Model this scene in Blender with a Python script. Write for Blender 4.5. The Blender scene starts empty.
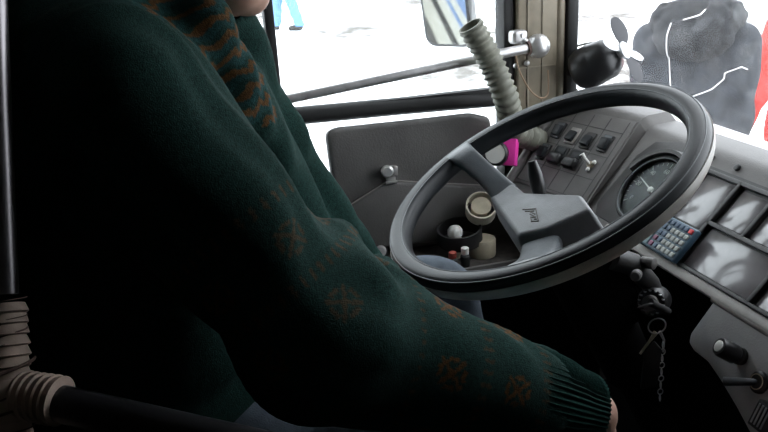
import bpy, bmesh, math, random
import numpy as np
from mathutils import Vector, Matrix
random.seed(5); rng = np.random.default_rng(5)
SC = bpy.context.scene
COL = SC.collection
PI = math.pi
def R(d): return math.radians(d)
def A(*p): return np.array(p, float)
def unit(v):
    v = np.asarray(v, float); return v/np.linalg.norm(v)

# ------------------------------------------------------------------ materials
def mat(name, col, rough=.55, metal=0., spec=.5, var=.0, vscale=30., bump=0., bscale=120., rvar=.0, coat=0., attr=None, sheen=0.):
    m = bpy.data.materials.new(name); m.use_nodes = True
    nt = m.node_tree; N = nt.nodes; L = nt.links
    b = N['Principled BSDF']
    b.inputs['Base Color'].default_value = (*col, 1); b.inputs['Roughness'].default_value = rough
    b.inputs['Metallic'].default_value = metal; b.inputs['Specular IOR Level'].default_value = spec
    b.inputs['Coat Weight'].default_value = coat; b.inputs['Sheen Weight'].default_value = sheen
    tc = N.new('ShaderNodeTexCoord')
    src = None
    if attr:
        a = N.new('ShaderNodeAttribute'); a.attribute_name = attr; src = a.outputs['Color']
    if var:
        nz = N.new('ShaderNodeTexNoise'); nz.inputs['Scale'].default_value = vscale; nz.inputs['Detail'].default_value = 5
        L.new(tc.outputs['Object'], nz.inputs['Vector'])
        mr = N.new('ShaderNodeMapRange'); mr.inputs['From Min'].default_value = .3; mr.inputs['From Max'].default_value = .7
        mr.inputs['To Min'].default_value = 1-var; mr.inputs['To Max'].default_value = 1+var
        L.new(nz.outputs['Fac'], mr.inputs['Value'])
        mx = N.new('ShaderNodeMix'); mx.data_type = 'RGBA'; mx.blend_type = 'MULTIPLY'; mx.inputs['Factor'].default_value = 1
        if src: L.new(src, mx.inputs['A'])
        else: mx.inputs['A'].default_value = (*col, 1)
        L.new(mr.outputs['Result'], mx.inputs['B']); src = mx.outputs['Result']
        if rvar:
            mr2 = N.new('ShaderNodeMapRange'); mr2.inputs['To Min'].default_value = rough-rvar; mr2.inputs['To Max'].default_value = rough+rvar
            L.new(nz.outputs['Fac'], mr2.inputs['Value']); L.new(mr2.outputs['Result'], b.inputs['Roughness'])
    if src: L.new(src, b.inputs['Base Color'])
    if bump:
        n2 = N.new('ShaderNodeTexNoise'); n2.inputs['Scale'].default_value = bscale; n2.inputs['Detail'].default_value = 4
        L.new(tc.outputs['Object'], n2.inputs['Vector'])
        bp = N.new('ShaderNodeBump'); bp.inputs['Strength'].default_value = bump; bp.inputs['Distance'].default_value = .004
        L.new(n2.outputs['Fac'], bp.inputs['Height']); L.new(bp.outputs['Normal'], b.inputs['Normal'])
    return m

def glass_mat(name, tint=(.95, .97, .97), dirt=.05, dirtcol=(.8, .8, .8), refl=1.0, streak=True):
    m = bpy.data.materials.new(name); m.use_nodes = True
    nt = m.node_tree; N = nt.nodes; L = nt.links; N.remove(N['Principled BSDF'])
    out = N['Material Output']
    tr = N.new('ShaderNodeBsdfTransparent'); tr.inputs['Color'].default_value = (*tint, 1)
    gl = N.new('ShaderNodeBsdfGlossy'); gl.inputs['Roughness'].default_value = .02
    fr = N.new('ShaderNodeLayerWeight'); fr.inputs['Blend'].default_value = .5      # two-sided Schlick reflectance of a thin pane
    pw = N.new('ShaderNodeMath'); pw.operation = 'POWER'; pw.inputs[1].default_value = 5; L.new(fr.outputs['Facing'], pw.inputs[0])
    mu = N.new('ShaderNodeMath'); mu.operation = 'MULTIPLY_ADD'; mu.inputs[1].default_value = .9*refl; mu.inputs[2].default_value = .045*refl
    L.new(pw.outputs[0], mu.inputs[0])
    m1 = N.new('ShaderNodeMixShader'); L.new(mu.outputs[0], m1.inputs[0]); L.new(tr.outputs[0], m1.inputs[1]); L.new(gl.outputs[0], m1.inputs[2])
    df = N.new('ShaderNodeBsdfTranslucent'); df.inputs['Color'].default_value = (*dirtcol, 1)
    tc = N.new('ShaderNodeTexCoord'); nz = N.new('ShaderNodeTexNoise'); nz.inputs['Scale'].default_value = 16; nz.inputs['Detail'].default_value = 8; nz.inputs['Roughness'].default_value = .85
    L.new(tc.outputs['Object'], nz.inputs['Vector'])
    mr = N.new('ShaderNodeMapRange'); mr.inputs['From Min'].default_value = .38; mr.inputs['From Max'].default_value = .62
    mr.inputs['To Min'].default_value = dirt*.25; mr.inputs['To Max'].default_value = dirt*1.75
    L.new(nz.outputs['Fac'], mr.inputs['Value'])
    m2 = N.new('ShaderNodeMixShader'); L.new(mr.outputs[0], m2.inputs[0]); L.new(m1.outputs[0], m2.inputs[1]); L.new(df.outputs[0], m2.inputs[2])
    L.new(m2.outputs[0], out.inputs['Surface'])
    return m

M = {}
M['rim'] = mat('black_rim_plastic', (.015, .0175, .020), .40, spec=.26, var=.25, vscale=25, bump=.05, bscale=300, rvar=.08)
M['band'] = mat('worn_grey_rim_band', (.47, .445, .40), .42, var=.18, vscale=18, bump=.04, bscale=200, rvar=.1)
M['spoke'] = mat('grey_spoke_plastic', (.085, .095, .104), .36, var=.2, vscale=30, bump=.12, bscale=500)
M['pad'] = mat('grey_hub_plastic', (.165, .17, .178), .45, var=.12, vscale=40, bump=.18, bscale=600)
M['emblem'] = mat('brown_emblem_recess', (.045, .035, .025), .6)
M['dash'] = mat('dash_grey_plastic', (.115, .109, .104), .5, var=.15, vscale=22, bump=.15, bscale=450, rvar=.06)
M['dash_dark'] = mat('dash_dark_plastic', (.035, .034, .033), .5, var=.25, vscale=30, bump=.1, bscale=300)
M['ledge'] = mat('dash_ledge_grey', (.30, .28, .26), .5, var=.15, vscale=25, bump=.1, bscale=300)
M['frame'] = mat('pane_frame_black', (.022, .022, .022), .42)
M['console'] = mat('console_light_grey', (.35, .345, .345), .52, var=.12, vscale=14, bump=.1, bscale=350)
M['black'] = mat('black_plastic', (.012, .012, .013), .38, var=.2)
M['black_matte'] = mat('matte_black', (.005, .005, .005), .9, spec=.05)
M['rubber'] = mat('black_rubber', (.012, .012, .012), .65, bump=.1)
M['chrome'] = mat('chrome', (.16, .15, .155), .32, metal=1, var=.1, vscale=12)
M['steel'] = mat('brushed_steel', (.58, .57, .57), .38, metal=.75, var=.15, vscale=40, bump=.05)
M['nickel'] = mat('bright_nickel', (.62, .61, .59), .28, metal=.6)
M['brass'] = mat('worn_brass_paint', (.42, .36, .26), .4, var=.2)
M['vinyl'] = mat('grey_vinyl', (.115, .11, .105), .52, var=.22, vscale=9, bump=.22, bscale=260)
M['carpet'] = mat('brown_shelf_lining', (.050, .042, .038), .85, var=.45, vscale=45, bump=.5, bscale=500)
M['pillar'] = mat('beige_pillar_metal', (.235, .20, .145), .55, var=.3, vscale=12, bump=.08, bscale=60)
M['hose'] = mat('grey_green_hose', (.17, .17, .135), .6, var=.25, vscale=30)
M['fan_grey'] = mat('fan_blade_backlit_grey', (.035, .035, .04), .6, spec=.2)
M['fan_light'] = mat('fan_silver_hub_lit_blade', (.55, .56, .58), .35, metal=.3)  # silver hub, and the blades coloured as if lit from above
M['wire'] = mat('brown_wire', (.33, .22, .14), .5)
M['wire_grey'] = mat('grey_wire', (.22, .21, .17), .5)
M['pink'] = mat('pink_plastic', (.75, .045, .36), .4)
M['white'] = mat('white_plastic', (.75, .74, .70), .45)
M['cream'] = mat('cream_paper', (.62, .57, .46), .6, var=.12, vscale=40)
M['beige'] = mat('beige_tape', (.42, .37, .27), .6, var=.15, vscale=40)
M['capred'] = mat('red_cap', (.33, .06, .045), .5)
M['tape'] = mat('dirty_beige_tape', (.47, .36, .29), .7, var=.35, vscale=22, bump=.25, bscale=90)
M['stain'] = mat('dark_tape_edge', (.10, .06, .05), .8)
M['rail'] = mat('dark_rail_paint', (.018, .018, .02), .3, var=.2)
M['calc'] = mat('blue_grey_calculator_plastic', (.055, .105, .15), .42, var=.15)
M['calc_light'] = mat('calculator_light_rim', (.22, .32, .36), .4)
M['key'] = mat('calculator_key_grey', (.34, .36, .34), .5)
M['key_blue'] = mat('calculator_key_blue', (.07, .11, .17), .5)
M['key_red'] = mat('calculator_key_red', (.65, .04, .05), .45)
M['key_purple'] = mat('calculator_key_purple', (.22, .07, .14), .5)
M['lcd'] = mat('calculator_screen', (.24, .30, .27), .2)
M['face'] = mat('gauge_face_black', (.010, .010, .012), .3, spec=.4)
M['ink'] = mat('gauge_white_ink', (.55, .55, .52), .6)
M['panel_glass'] = mat('dirty_grey_pane', (.165, .155, .16), .2, var=.3, vscale=14, rvar=.1, spec=.7, coat=.5)
M['strip'] = mat('pale_grey_windscreen_ledge', (.62, .61, .61), .5, var=.08, vscale=10)
M['int'] = mat('dark_interior_trim', (.11, .10, .088), .8, var=.2, vscale=6)
M['ceil'] = mat('dark_headliner', (.075, .07, .065), .85, var=.15)
M['floor'] = mat('dark_rubber_floor', (.008, .008, .008), .9, var=.3, vscale=12, spec=.1)
M['body_cream'] = mat('cream_bus_paint', (.62, .58, .48), .4, var=.1, vscale=2)
M['body_blue'] = mat('blue_bus_stripe', (.05, .17, .42), .4)
M['denim'] = mat('grey_blue_denim', (.10, .125, .155), .85, var=.15, vscale=60, bump=.3, bscale=500)
M['jeans'] = mat('light_blue_jeans', (.13, .27, .48), .85, var=.15, vscale=20)
M['skin'] = mat('skin', (.62, .37, .28), .5, var=.08, vscale=40)
M['hair'] = mat('dark_hair', (.02, .015, .01), .6, bump=.6, bscale=200)
M['shoe'] = mat('dark_shoe_leather', (.02, .018, .016), .5)
M['seat'] = mat('dark_striped_seat_cloth', (.03, .03, .032), .9, var=.3, vscale=40)
M['stripe'] = mat('grey_seat_stripe', (.11, .11, .12), .9)
M['jacket'] = mat('dark_grey_jacket_cloth', (.022, .025, .031), .85, var=.55, vscale=22, bump=.35, bscale=18)
M['fur'] = mat('charcoal_hood_fleece', (.012, .013, .015), .95, var=.4, vscale=20, bump=.6, bscale=40)
M['red'] = mat('red_coat_cloth', (.62, .05, .04), .8, var=.2, vscale=10, bump=.3, bscale=60)
M['darkcloth'] = mat('dark_trousers_cloth', (.03, .03, .035), .85, var=.2)
M['piping'] = mat('white_reflective_piping', (.8, .8, .8), .4)
M['sweater'] = mat('dark_green_knit', (.012, .04, .034), .95, attr='pattern', var=.35, vscale=260, bump=.45, bscale=700, spec=.12)
M['cuff'] = mat('dark_green_ribbing', (.013, .046, .038), .95, var=.25, vscale=260, bump=.4, bscale=700, spec=.12)
M['mirror'] = mat('mirror_silver', (.40, .42, .43), .03, metal=1)
M['mirror_rim'] = mat('grey_mirror_rim', (.06, .062, .065), .5)
M['glass'] = glass_mat('side_window_glass', dirt=.012)
M['ws'] = glass_mat('dusty_windscreen_glass', tint=(.93, .94, .95), dirt=.022, dirtcol=(.75, .75, .76))
M['gauge_glass'] = glass_mat('gauge_glass', dirt=.004, refl=.0)

# snow-covered ground: white with dirty, trodden patches
def snow():
    m = mat('trodden_snow', (.86, .87, .88), .8)
    nt = m.node_tree; N = nt.nodes; L = nt.links; b = N['Principled BSDF']
    tc = N['Texture Coordinate']; n1 = N.new('ShaderNodeTexNoise'); n1.inputs['Scale'].default_value = .55; n1.inputs['Detail'].default_value = 9; n1.inputs['Roughness'].default_value = .68
    L.new(tc.outputs['Object'], n1.inputs['Vector'])
    cr = N.new('ShaderNodeValToRGB'); cr.color_ramp.elements[0].position = .40; cr.color_ramp.elements[0].color = (.09, .08, .07, 1)
    cr.color_ramp.elements[1].position = .54; cr.color_ramp.elements[1].color = (.86, .87, .88, 1)
    L.new(n1.outputs['Fac'], cr.inputs['Fac']); L.new(cr.outputs['Color'], b.inputs['Base Color'])
    n2 = N.new('ShaderNodeTexNoise'); n2.inputs['Scale'].default_value = 6; n2.inputs['Detail'].default_value = 6
    L.new(tc.outputs['Object'], n2.inputs['Vector'])
    bp = N.new('ShaderNodeBump'); bp.inputs['Strength'].default_value = .5; bp.inputs['Distance'].default_value = .05
    L.new(n2.outputs['Fac'], bp.inputs['Height']); L.new(bp.outputs['Normal'], b.inputs['Normal'])
    return m
M['snow'] = snow()

# ------------------------------------------------------------------ objects
def tag(o, label=None, cat=None, group=None, kind=None):
    if label: o['label'] = label
    if cat: o['category'] = cat
    if group: o['group'] = group
    if kind: o['kind'] = kind
    return o
LOC = {}
def thing(name, label, cat, loc, group=None):
    o = bpy.data.objects.new(name, None); COL.objects.link(o); o.empty_display_size = .05
    o.location = [float(c) for c in loc]; LOC[o.name] = np.array(loc, float)
    return tag(o, label, cat, group)

class MB:
    def __init__(s): s.v = []; s.f = []; s.mi = []; s.n = 0
    def add(s, v, f, mi=0):
        v = np.asarray(v, float)
        s.v.append(v); s.f += [[i+s.n for i in q] for q in f]; s.mi += [mi]*len(f); s.n += len(v)
    def bm(s, bm, mi=0):
        bm.verts.ensure_lookup_table(); bm.verts.index_update()
        s.add([v.co[:] for v in bm.verts], [[v.index for v in f.verts] for f in bm.faces], mi); bm.free()
    def box(s, c, size, axes=None, bevel=0., seg=2, mi=0):
        bm = bmesh.new(); bmesh.ops.create_cube(bm, size=1)
        for v in bm.verts: v.co = Vector((v.co.x*size[0], v.co.y*size[1], v.co.z*size[2]))
        if bevel: bmesh.ops.bevel(bm, geom=bm.edges[:], offset=bevel, segments=seg, profile=.5, affect='EDGES')
        ax = np.eye(3) if axes is None else np.array(axes, float)
        for v in bm.verts: v.co = Vector(A(*c)+v.co.x*ax[0]+v.co.y*ax[1]+v.co.z*ax[2])
        s.bm(bm, mi); return s
    def prism(s, poly, fr, h0, h1, bevel=0., seg=2, mi=0, taper=None):
        """poly in a frame's (u,v), between heights h0 and h1 along the frame normal"""
        bm = bmesh.new(); n = len(poly)
        top = poly if taper is None else taper
        lo = [bm.verts.new((p[0], p[1], h0)) for p in poly]; hi = [bm.verts.new((p[0], p[1], h1)) for p in top]
        bm.faces.new(lo[::-1]); bm.faces.new(hi)
        for i in range(n): bm.faces.new((lo[i], lo[(i+1) % n], hi[(i+1) % n], hi[i]))
        bmesh.ops.recalc_face_normals(bm, faces=bm.faces[:])
        if bevel: bmesh.ops.bevel(bm, geom=bm.edges[:], offset=bevel, segments=seg, profile=.5, affect='EDGES')
        for v in bm.verts: v.co = Vector(fr.w(*v.co))
        s.bm(bm, mi); return s
    def loft(s, rings, closed=True, caps=True, loop=False, mi=0):
        rings = [np.asarray(r, float) for r in rings]; n = len(rings[0]); v = np.concatenate(rings); f = []
        m = len(rings)
        for k in range(m if loop else m-1):
            a = k*n; b = ((k+1) % m)*n
            for i in range(n if closed else n-1):
                j = (i+1) % n; f.append([a+i, a+j, b+j, b+i])
        if caps and not loop and closed: f.append(list(range(n))[::-1]); f.append([(m-1)*n+i for i in range(n)])
        s.add(v, f, mi); return s
    def tube(s, path, rad, seg=14, caps=True, loop=False, mi=0):
        P = [A(*p) for p in path]; m = len(P); rad = [rad]*m if np.isscalar(rad) else list(rad)
        T = []
        for i in range(m):
            a = P[(i-1) % m] if (loop or i > 0) else P[i]; b = P[(i+1) % m] if (loop or i < m-1) else P[i]
            T.append(unit(b-a))
        ref = A(0, 0, 1) if abs(T[0][2]) < .9 else A(1, 0, 0)
        x = unit(np.cross(ref, T[0])); rings = []
        for i in range(m):
            x = unit(x-T[i]*(x@T[i])); y = np.cross(T[i], x)
            rings.append([P[i]+rad[i]*(math.cos(t)*x+math.sin(t)*y) for t in np.linspace(0, 2*PI, seg, endpoint=False)])
        return s.loft(rings, True, caps, loop, mi)
    def lathe(s, prof, o, axis, seg=32, mi=0, caps=True):
        n = unit(axis); ref = A(0, 0, 1) if abs(n[2]) < .9 else A(1, 0, 0); x = unit(np.cross(ref, n)); y = np.cross(n, x); o = A(*o)
        rings = [[o+n*h+max(r, 1e-5)*(math.cos(t)*x+math.sin(t)*y) for t in np.linspace(0, 2*PI, seg, endpoint=False)] for r, h in prof]
        return s.loft(rings, True, caps, False, mi)
    def build(s, name, m, parent=None, ang=40, kind=None):
        off = LOC.get(parent.name, A(0, 0, 0)) if parent else A(0, 0, 0)
        # a sub-part hangs under a part that already sits at its thing's origin
        V = (np.concatenate(s.v)-off) if s.v else np.zeros((0, 3))
        me = bpy.data.meshes.new(name); me.from_pydata(V.tolist(), [], s.f)
        ms = m if isinstance(m, (list, tuple)) else [m]
        for q in ms: me.materials.append(M[q] if isinstance(q, str) else q)
        me.polygons.foreach_set('material_index', s.mi)
        bm = bmesh.new(); bm.from_mesh(me); bmesh.ops.recalc_face_normals(bm, faces=bm.faces[:]); bm.to_mesh(me); bm.free()
        me.polygons.foreach_set('use_smooth', [True]*len(me.polygons)); me.set_sharp_from_angle(angle=R(ang))
        me.update()
        o = bpy.data.objects.new(name, me); COL.objects.link(o)
        if parent: o.parent = parent; LOC[o.name] = off
        if kind: o['kind'] = kind
        return o

class Frame:
    def __init__(s, o, u, v): s.o = A(*o); s.u = unit(u); s.v = unit(v); s.n = np.cross(s.u, s.v)
    def w(s, u, v, h=0.): return s.o+s.u*u+s.v*v+s.n*h
    @property
    def axes(s): return [s.u, s.v, s.n]

def spline(pts, n=12):
    """Catmull-Rom through points"""
    P = [A(*p) for p in pts]; P = [2*P[0]-P[1]]+P+[2*P[-1]-P[-2]]; out = []
    for i in range(1, len(P)-2):
        a, b, c, d = P[i-1:i+3]
        for t in np.linspace(0, 1, n, endpoint=False):
            out.append(.5*((2*b)+(-a+c)*t+(2*a-5*b+4*c-d)*t*t+(-a+3*b-3*c+d)*t**3))
    out.append(P[-2]); return out
def rect(u0, v0, u1, v1): return [(u0, v0), (u1, v0), (u1, v1), (u0, v1)]

# ------------------------------------------------------------------ smooth organic surfaces (distance field + surface nets)
class SDF:
    def __init__(s): s.pr = []
    def cone(s, a, b, ra, rb, k=.03, flat=None): s.pr.append(('c', A(*a), A(*b), ra, rb, k, flat)); return s
    def ell(s, c, r, k=.02, ax=None): s.pr.append(('e', A(*c), A(*r), k, np.eye(3) if ax is None else np.array(ax, float))); return s
    def cut(s, p, n): s.pr.append(('x', A(*p), unit(n))); return s          # keep the side n points away from
    def hole(s, a, b, r): s.pr.append(('h', A(*a), A(*b), r)); return s
    def eval(s, X):
        d = None
        for q in s.pr:
            if q[0] == 'c':
                _, a, b, ra, rb, k, fl = q; x = X-a; ab = b-a
                if fl is not None:
                    n = unit(fl[0]); x = x+(x@n)[:, None]*n*(1/fl[1]-1); ab = ab+(ab@n)*n*(1/fl[1]-1)
                L2 = float(ab@ab); t = np.clip((x@ab)/max(L2, 1e-9), 0, 1)
                e = np.sqrt(((x-t[:, None]*ab)**2).sum(1))-(ra+(rb-ra)*t)
            elif q[0] == 'e':
                _, c, r, k, ax = q; x = (X-c)@ax.T
                k0 = np.sqrt(((x/r)**2).sum(1)); k1 = np.sqrt(((x/(r*r))**2).sum(1)); e = k0*(k0-1)/np.maximum(k1, 1e-6)
            elif q[0] == 'x': d = np.maximum(d, (X-q[1])@q[2]); continue
            else:
                _, a, b, r = q; x = X-a; ab = b-a; t = np.clip((x@ab)/(ab@ab), 0, 1)
                d = np.maximum(d, r-np.sqrt(((x-t[:, None]*ab)**2).sum(1))); continue
            if d is None: d = e
            else:
                h = np.clip(.5+.5*(e-d)/k, 0, 1); d = e+(d-e)*h-k*h*(1-h)
        return d
    def mesh(s, res, lo, hi, disp=None):
        lo = A(*lo); hi = A(*hi); n = np.ceil((hi-lo)/res).astype(int)+1
        g = [lo[i]+res*np.arange(n[i]) for i in range(3)]
        D = np.empty(n); bs = 8
        def full(X):
            d = s.eval(X); return d if disp is None else d+disp(X)
        for i0 in range(0, n[0], bs):
            for j0 in range(0, n[1], bs):
                ks = list(range(0, n[2], bs)); ii = slice(i0, min(i0+bs, n[0])); jj = slice(j0, min(j0+bs, n[1]))
                cen = np.array([[g[0][ii].mean(), g[1][jj].mean(), g[2][k:k+bs].mean()] for k in ks]); dc = full(cen)
                near = np.abs(dc) < res*bs*1.9
                for k, c, q in zip(ks, dc, near): D[ii, jj, k:k+bs] = c
                if near.any():
                    kk = np.concatenate([np.arange(k, min(k+bs, n[2])) for k, q in zip(ks, near) if q])
                    X = np.stack(np.meshgrid(g[0][ii], g[1][jj], g[2][kk], indexing='ij'), -1); D[ii, jj, kk] = full(X.reshape(-1, 3)).reshape(X.shape[:3])
        S = D < 0; acc = np.zeros((*(n-1), 3)); cnt = np.zeros(n-1)
        offs = [(i, j, k) for i in (0, 1) for j in (0, 1) for k in (0, 1)]
        sl = lambda o: tuple(slice(o[q], n[q]-1+o[q]) for q in range(3))
        for a in offs:
            for ax in range(3):
                if a[ax]: continue
                b = list(a); b[ax] = 1; b = tuple(b)
                da, db = D[sl(a)], D[sl(b)]; c = (da < 0) != (db < 0); t = np.where(c, da/np.where(c, da-db, 1), 0)
                for q in range(3): acc[..., q] += np.where(c, a[q]+(t if q == ax else 0), 0)
                cnt += c
        act = cnt > 0; idx = -np.ones(n-1, int); idx[act] = np.arange(act.sum())
        cell = np.argwhere(act); V = lo+res*(cell+acc[act]/cnt[act][:, None]); F = []
        for ax in range(3):
            b, c = (ax+1) % 3, (ax+2) % 3
            s0 = [slice(1, n[q]-1) for q in range(3)]; s0[ax] = slice(0, n[ax]-1); s1 = list(s0); s1[ax] = slice(1, n[ax])
            A0 = S[tuple(s0)]; B0 = S[tuple(s1)]; e = np.argwhere(A0 != B0)
            if not len(e): continue
            flip = A0[A0 != B0]; base = e.copy()
            for q in range(3):
                if q != ax: base[:, q] += 1
            def at(db, dc):
                p = base.copy(); p[:, b] -= db; p[:, c] -= dc; return idx[p[:, 0], p[:, 1], p[:, 2]]
            q4 = np.stack([at(1, 1), at(0, 1), at(0, 0), at(1, 0)], 1); q4[~flip] = q4[~flip][:, ::-1]; F.append(q4)
        return V, np.concatenate(F)

def sdf_object(name, V, F, m, parent=None, smooth=2, subdiv=False, color=None):
    off = LOC.get(parent.name, A(0, 0, 0)) if parent else A(0, 0, 0)
    me = bpy.data.meshes.new(name); me.from_pydata((V-off).tolist(), [], F.tolist())
    bm = bmesh.new(); bm.from_mesh(me)
    for _ in range(smooth): bmesh.ops.smooth_vert(bm, verts=bm.verts[:], factor=.5, use_axis_x=True, use_axis_y=True, use_axis_z=True)
    if subdiv: bmesh.ops.subdivide_edges(bm, edges=bm.edges[:], cuts=1, use_grid_fill=True, smooth=0)
    bmesh.ops.recalc_face_normals(bm, faces=bm.faces[:]); bm.to_mesh(me); bm.free()
    me.polygons.foreach_set('use_smooth', [True]*len(me.polygons)); me.materials.append(M[m] if isinstance(m, str) else m)
    if color is not None:
        n = len(me.vertices); co = np.empty(n*3); me.vertices.foreach_get('co', co); c = color(co.reshape(-1, 3)+off)
        at = me.color_attributes.new('pattern', 'FLOAT_COLOR', 'POINT'); at.data.foreach_set('color', np.concatenate([c, np.ones((n, 1))], 1).ravel())
    me.update(); o = bpy.data.objects.new(name, me); COL.objects.link(o)
    if parent: o.parent = parent; LOC[o.name] = off
    return o

# ================================================================== the place
# bus interior: x to the right, y forward, z up from the driver's floor; outside ground lies at z = -0.65
XW = -.60                                             # inner face of the left wall
C0 = A(1.008, -.511, 1.157)                           # where the photographer's eye is

# ---- shell
b = MB(); b.box((.57, -2.15, -.04), (2.5, 5.5, .08)); floor = b.build('floor', 'floor', kind='structure')
b = MB(); b.box((.57, -2.2, 1.74), (2.5, 5.4, .06)); b.build('ceiling', 'ceil', kind='structure')
b = MB()
b.box((XW-.02, -2.235, .30), (.04, 5.63, .60)); b.box((XW-.02, .46, .68), (.04, .24, .17)); b.box((XW-.02, -2.775, 1.12), (.04, 4.45, 1.2)); b.box((XW-.02, -.15, 1.635), (.04, .80, .17))
b.build('wall_left', 'int', kind='structure')
b = MB(); b.box((1.80, -2.2, .85), (.05, 5.4, 1.8)); b.build('wall_right', 'int', kind='structure')
b = MB(); b.box((.6, -4.9, .85), (2.4, .05, 1.8)); b.build('wall_rear', 'int', kind='structure')
b = MB(); b.box((.6, .56, .22), (2.44, .04, 1.02)); b.box((1.09, .50, 1.2), (1.42, .12, 1.05)); b.build('wall_front_and_light_blocker', 'black_matte', kind='structure')  # upper panel added beside the windscreen to keep light off the driver's arm
b = MB(); b.box((-.655, -2.2, -.02), (.03, 5.2, 1.0)); b.box((-.655, -2.875, 1.12), (.03, 4.25, 1.24)); b.box((-.655, -.22, 1.65), (.03, 1.1, .22))
b.build('trim_1', 'body_cream', kind='structure')
b = MB(); b.box((-.672, -2.2, .42), (.006, 5.2, .13)); b.box((-.672, -2.2, .22), (.006, 5.2, .04)); b.build('trim_2', 'body_blue', kind='structure')

# ---- outside ground, banking up gently away from the bus
v = []; f = []; xs = [3, 1.5, 0, -1, -2, -3, -4, -6, -8, -10, -13, -18, -30, -60]; ys = [-30, -18, -10, -6, -3, 0, 3, 6, 10, 18, 30, 60]
for x in xs:
    for y in ys: v.append((x, y, -.65+max(0, -x-3)*.072*(1 if x > -14 else 14/-x)))
n = len(ys)
for i in range(len(xs)-1):
    for j in range(n-1): f.append([i*n+j, i*n+j+1, (i+1)*n+j+1, (i+1)*n+j])
b = MB(); b.add(v, f); g = b.build('ground', 'snow', kind='structure')

# ---- side window: rubber frame, sill rail, divider, two panes
b = MB()
def bar_yz(b, y0, z0, y1, z1, w=.03, x=XW-.02, d=.05): b.box((x, (y0+y1)/2, (z0+z1)/2), (d, abs(y1-y0)+w, abs(z1-z0)+w), bevel=.004)
bar_yz(b, -.56, 1.55, .225, 1.55); bar_yz(b, -.56, .60, -.56, 1.55); bar_yz(b, -.55, .60, .22, .60)
bar_yz(b, .225, .60, .225, 1.55, w=.026)
b.build('trim_3', 'rubber', kind='structure')
b = MB(); b.tube([(-0.615, -0.3306, 0.8057), (-0.615, -0.2496, 0.806), (-0.615, -0.0271, 0.8016), (-0.615, 0.2009, 0.7946)], .0195, 10); b.box((XW-.016, -.17, .812), (.022, .80, .014))
b.build('trim_4', 'rubber', kind='structure')
b = MB(); b.box((XW-.02, -.295, 1.18), (.036, .020, .74), bevel=.003); b.build('trim_5', 'rubber', kind='structure')
b = MB(); b.box((XW-.03, -.165, 1.18), (.004, .78, .74)); b.build('window_1', 'glass', kind='structure')
b = MB(); b.box((XW-.03, -.165, .70), (.004, .78, .2)); b.build('window_2', 'glass', kind='structure')

# ---- corner pillar
b = MB(); b.box((XW-.005, .287, 1.15), (.05, .095, 1.15), bevel=.004)
b.box((XW+.021, .262, 1.15), (.004, .004, 1.1)); b.box((XW+.021, .297, 1.15), (.003, .003, 1.1))
b.tube([(XW+.012, .342, .60), (XW+.012, .342, 1.7)], .012, 12); b.box((XW+.0205, .285, .862), (.003, .09, .003))
b.build('trim_6', 'pillar', kind='structure')
b = MB(); b.box((XW+.004, .368, 1.15), (.05, .028, 1.15), bevel=.006); b.box((XW-.03, .345, 1.15), (.04, .06, 1.15)); b.build('trim_7', 'rubber', kind='structure')

# ---- windscreen and its pale ledge
base = spline([(-.60, .385), (-.52, .465), (-.42, .505), (-.25, .500), (0, .490), (.22, .482), (.40, .475)], 6)  # windscreen stops short on the right to cut light on the driver
base = [A(p[0], p[1]) for p in [np.append(q, 0) for q in base]]
b = MB(); b.loft([[(p[0], p[1]-.12*k, .762+.95*k) for p in base] for k in np.linspace(0, 1, 6)], closed=False, caps=False)
b.build('window_3', 'ws', kind='structure')
b = MB(); rings = []
for p in base: rings.append([(p[0], p[1]+.012, .77), (p[0], p[1]-.060, .766), (p[0], p[1]-.070, .760), (p[0], p[1]-.070, .745), (p[0], p[1]+.012, .745)])
b.loft(rings); b.build('trim_8', 'strip', kind='structure')

# ================================================================== dashboard
PL = Frame((-.4990, .3660, .7770), (math.cos(R(15)), math.sin(R(15)), 0), (-math.sin(R(15))*math.cos(R(46)), math.cos(R(15))*math.cos(R(46)), math.sin(R(46))))
PR = Frame((-0.1157, 0.3869, 0.735), (1, 0, 0), (0, math.cos(R(46)), math.sin(R(46))))
PC = Frame(PR.w(.209, -.19), (1, 0, 0), (0, math.cos(R(66)), math.sin(R(66))))
dash = thing('dashboard', 'grey plastic bus dashboard behind the steering wheel, under the windscreen', 'dashboard', (0, .42, .5))
def section(fr, u, vt, vl, lip=.012, back=None):
    t = fr.w(u, vt); l = fr.w(u, vl); bk = t+A(0, .06, .008) if back is None else A(*back)
    return [bk, t+A(0, .012, .005), t, fr.w(u, vt-.012, .001), fr.w(u, vl+.012, .001), l, l+A(0, .004, -.012), l+A(0, .03, -.02), A(l[0], .50, l[2]-.03), A(bk[0], bk[1], l[2]-.03)]
b = MB()
secs = [section(PL, -.085, -.012, -.27), section(PL, -.065, .0, -.27), section(PL, 0, .004, -.25), section(PL, .155, .0, -.25), section(PR, -.215, .036, -.22), section(PR, -.16, .036, -.185), section(PR, .1, .036, -.185), section(PR, .4, .036, -.185), section(PR, 1.80, .036, -.185)]
b.loft(secs); b.build('dash_shell', 'dash', dash, ang=28)
# left rounded edge of the switch panel
b = MB(); b.tube([PL.w(-.078, .01, .0), PL.w(-.078, -.15, .004), PL.w(-.078, -.27, .002)], .011, 12); b.build('edge_trim', 'dash', dash)
# ledge under the panes
b = MB(); b.box(PR.w(.70, -.184, .004), (1.62, .018, .014), PR.axes, bevel=.004); b.build('ledge', 'ledge', dash)
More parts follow.
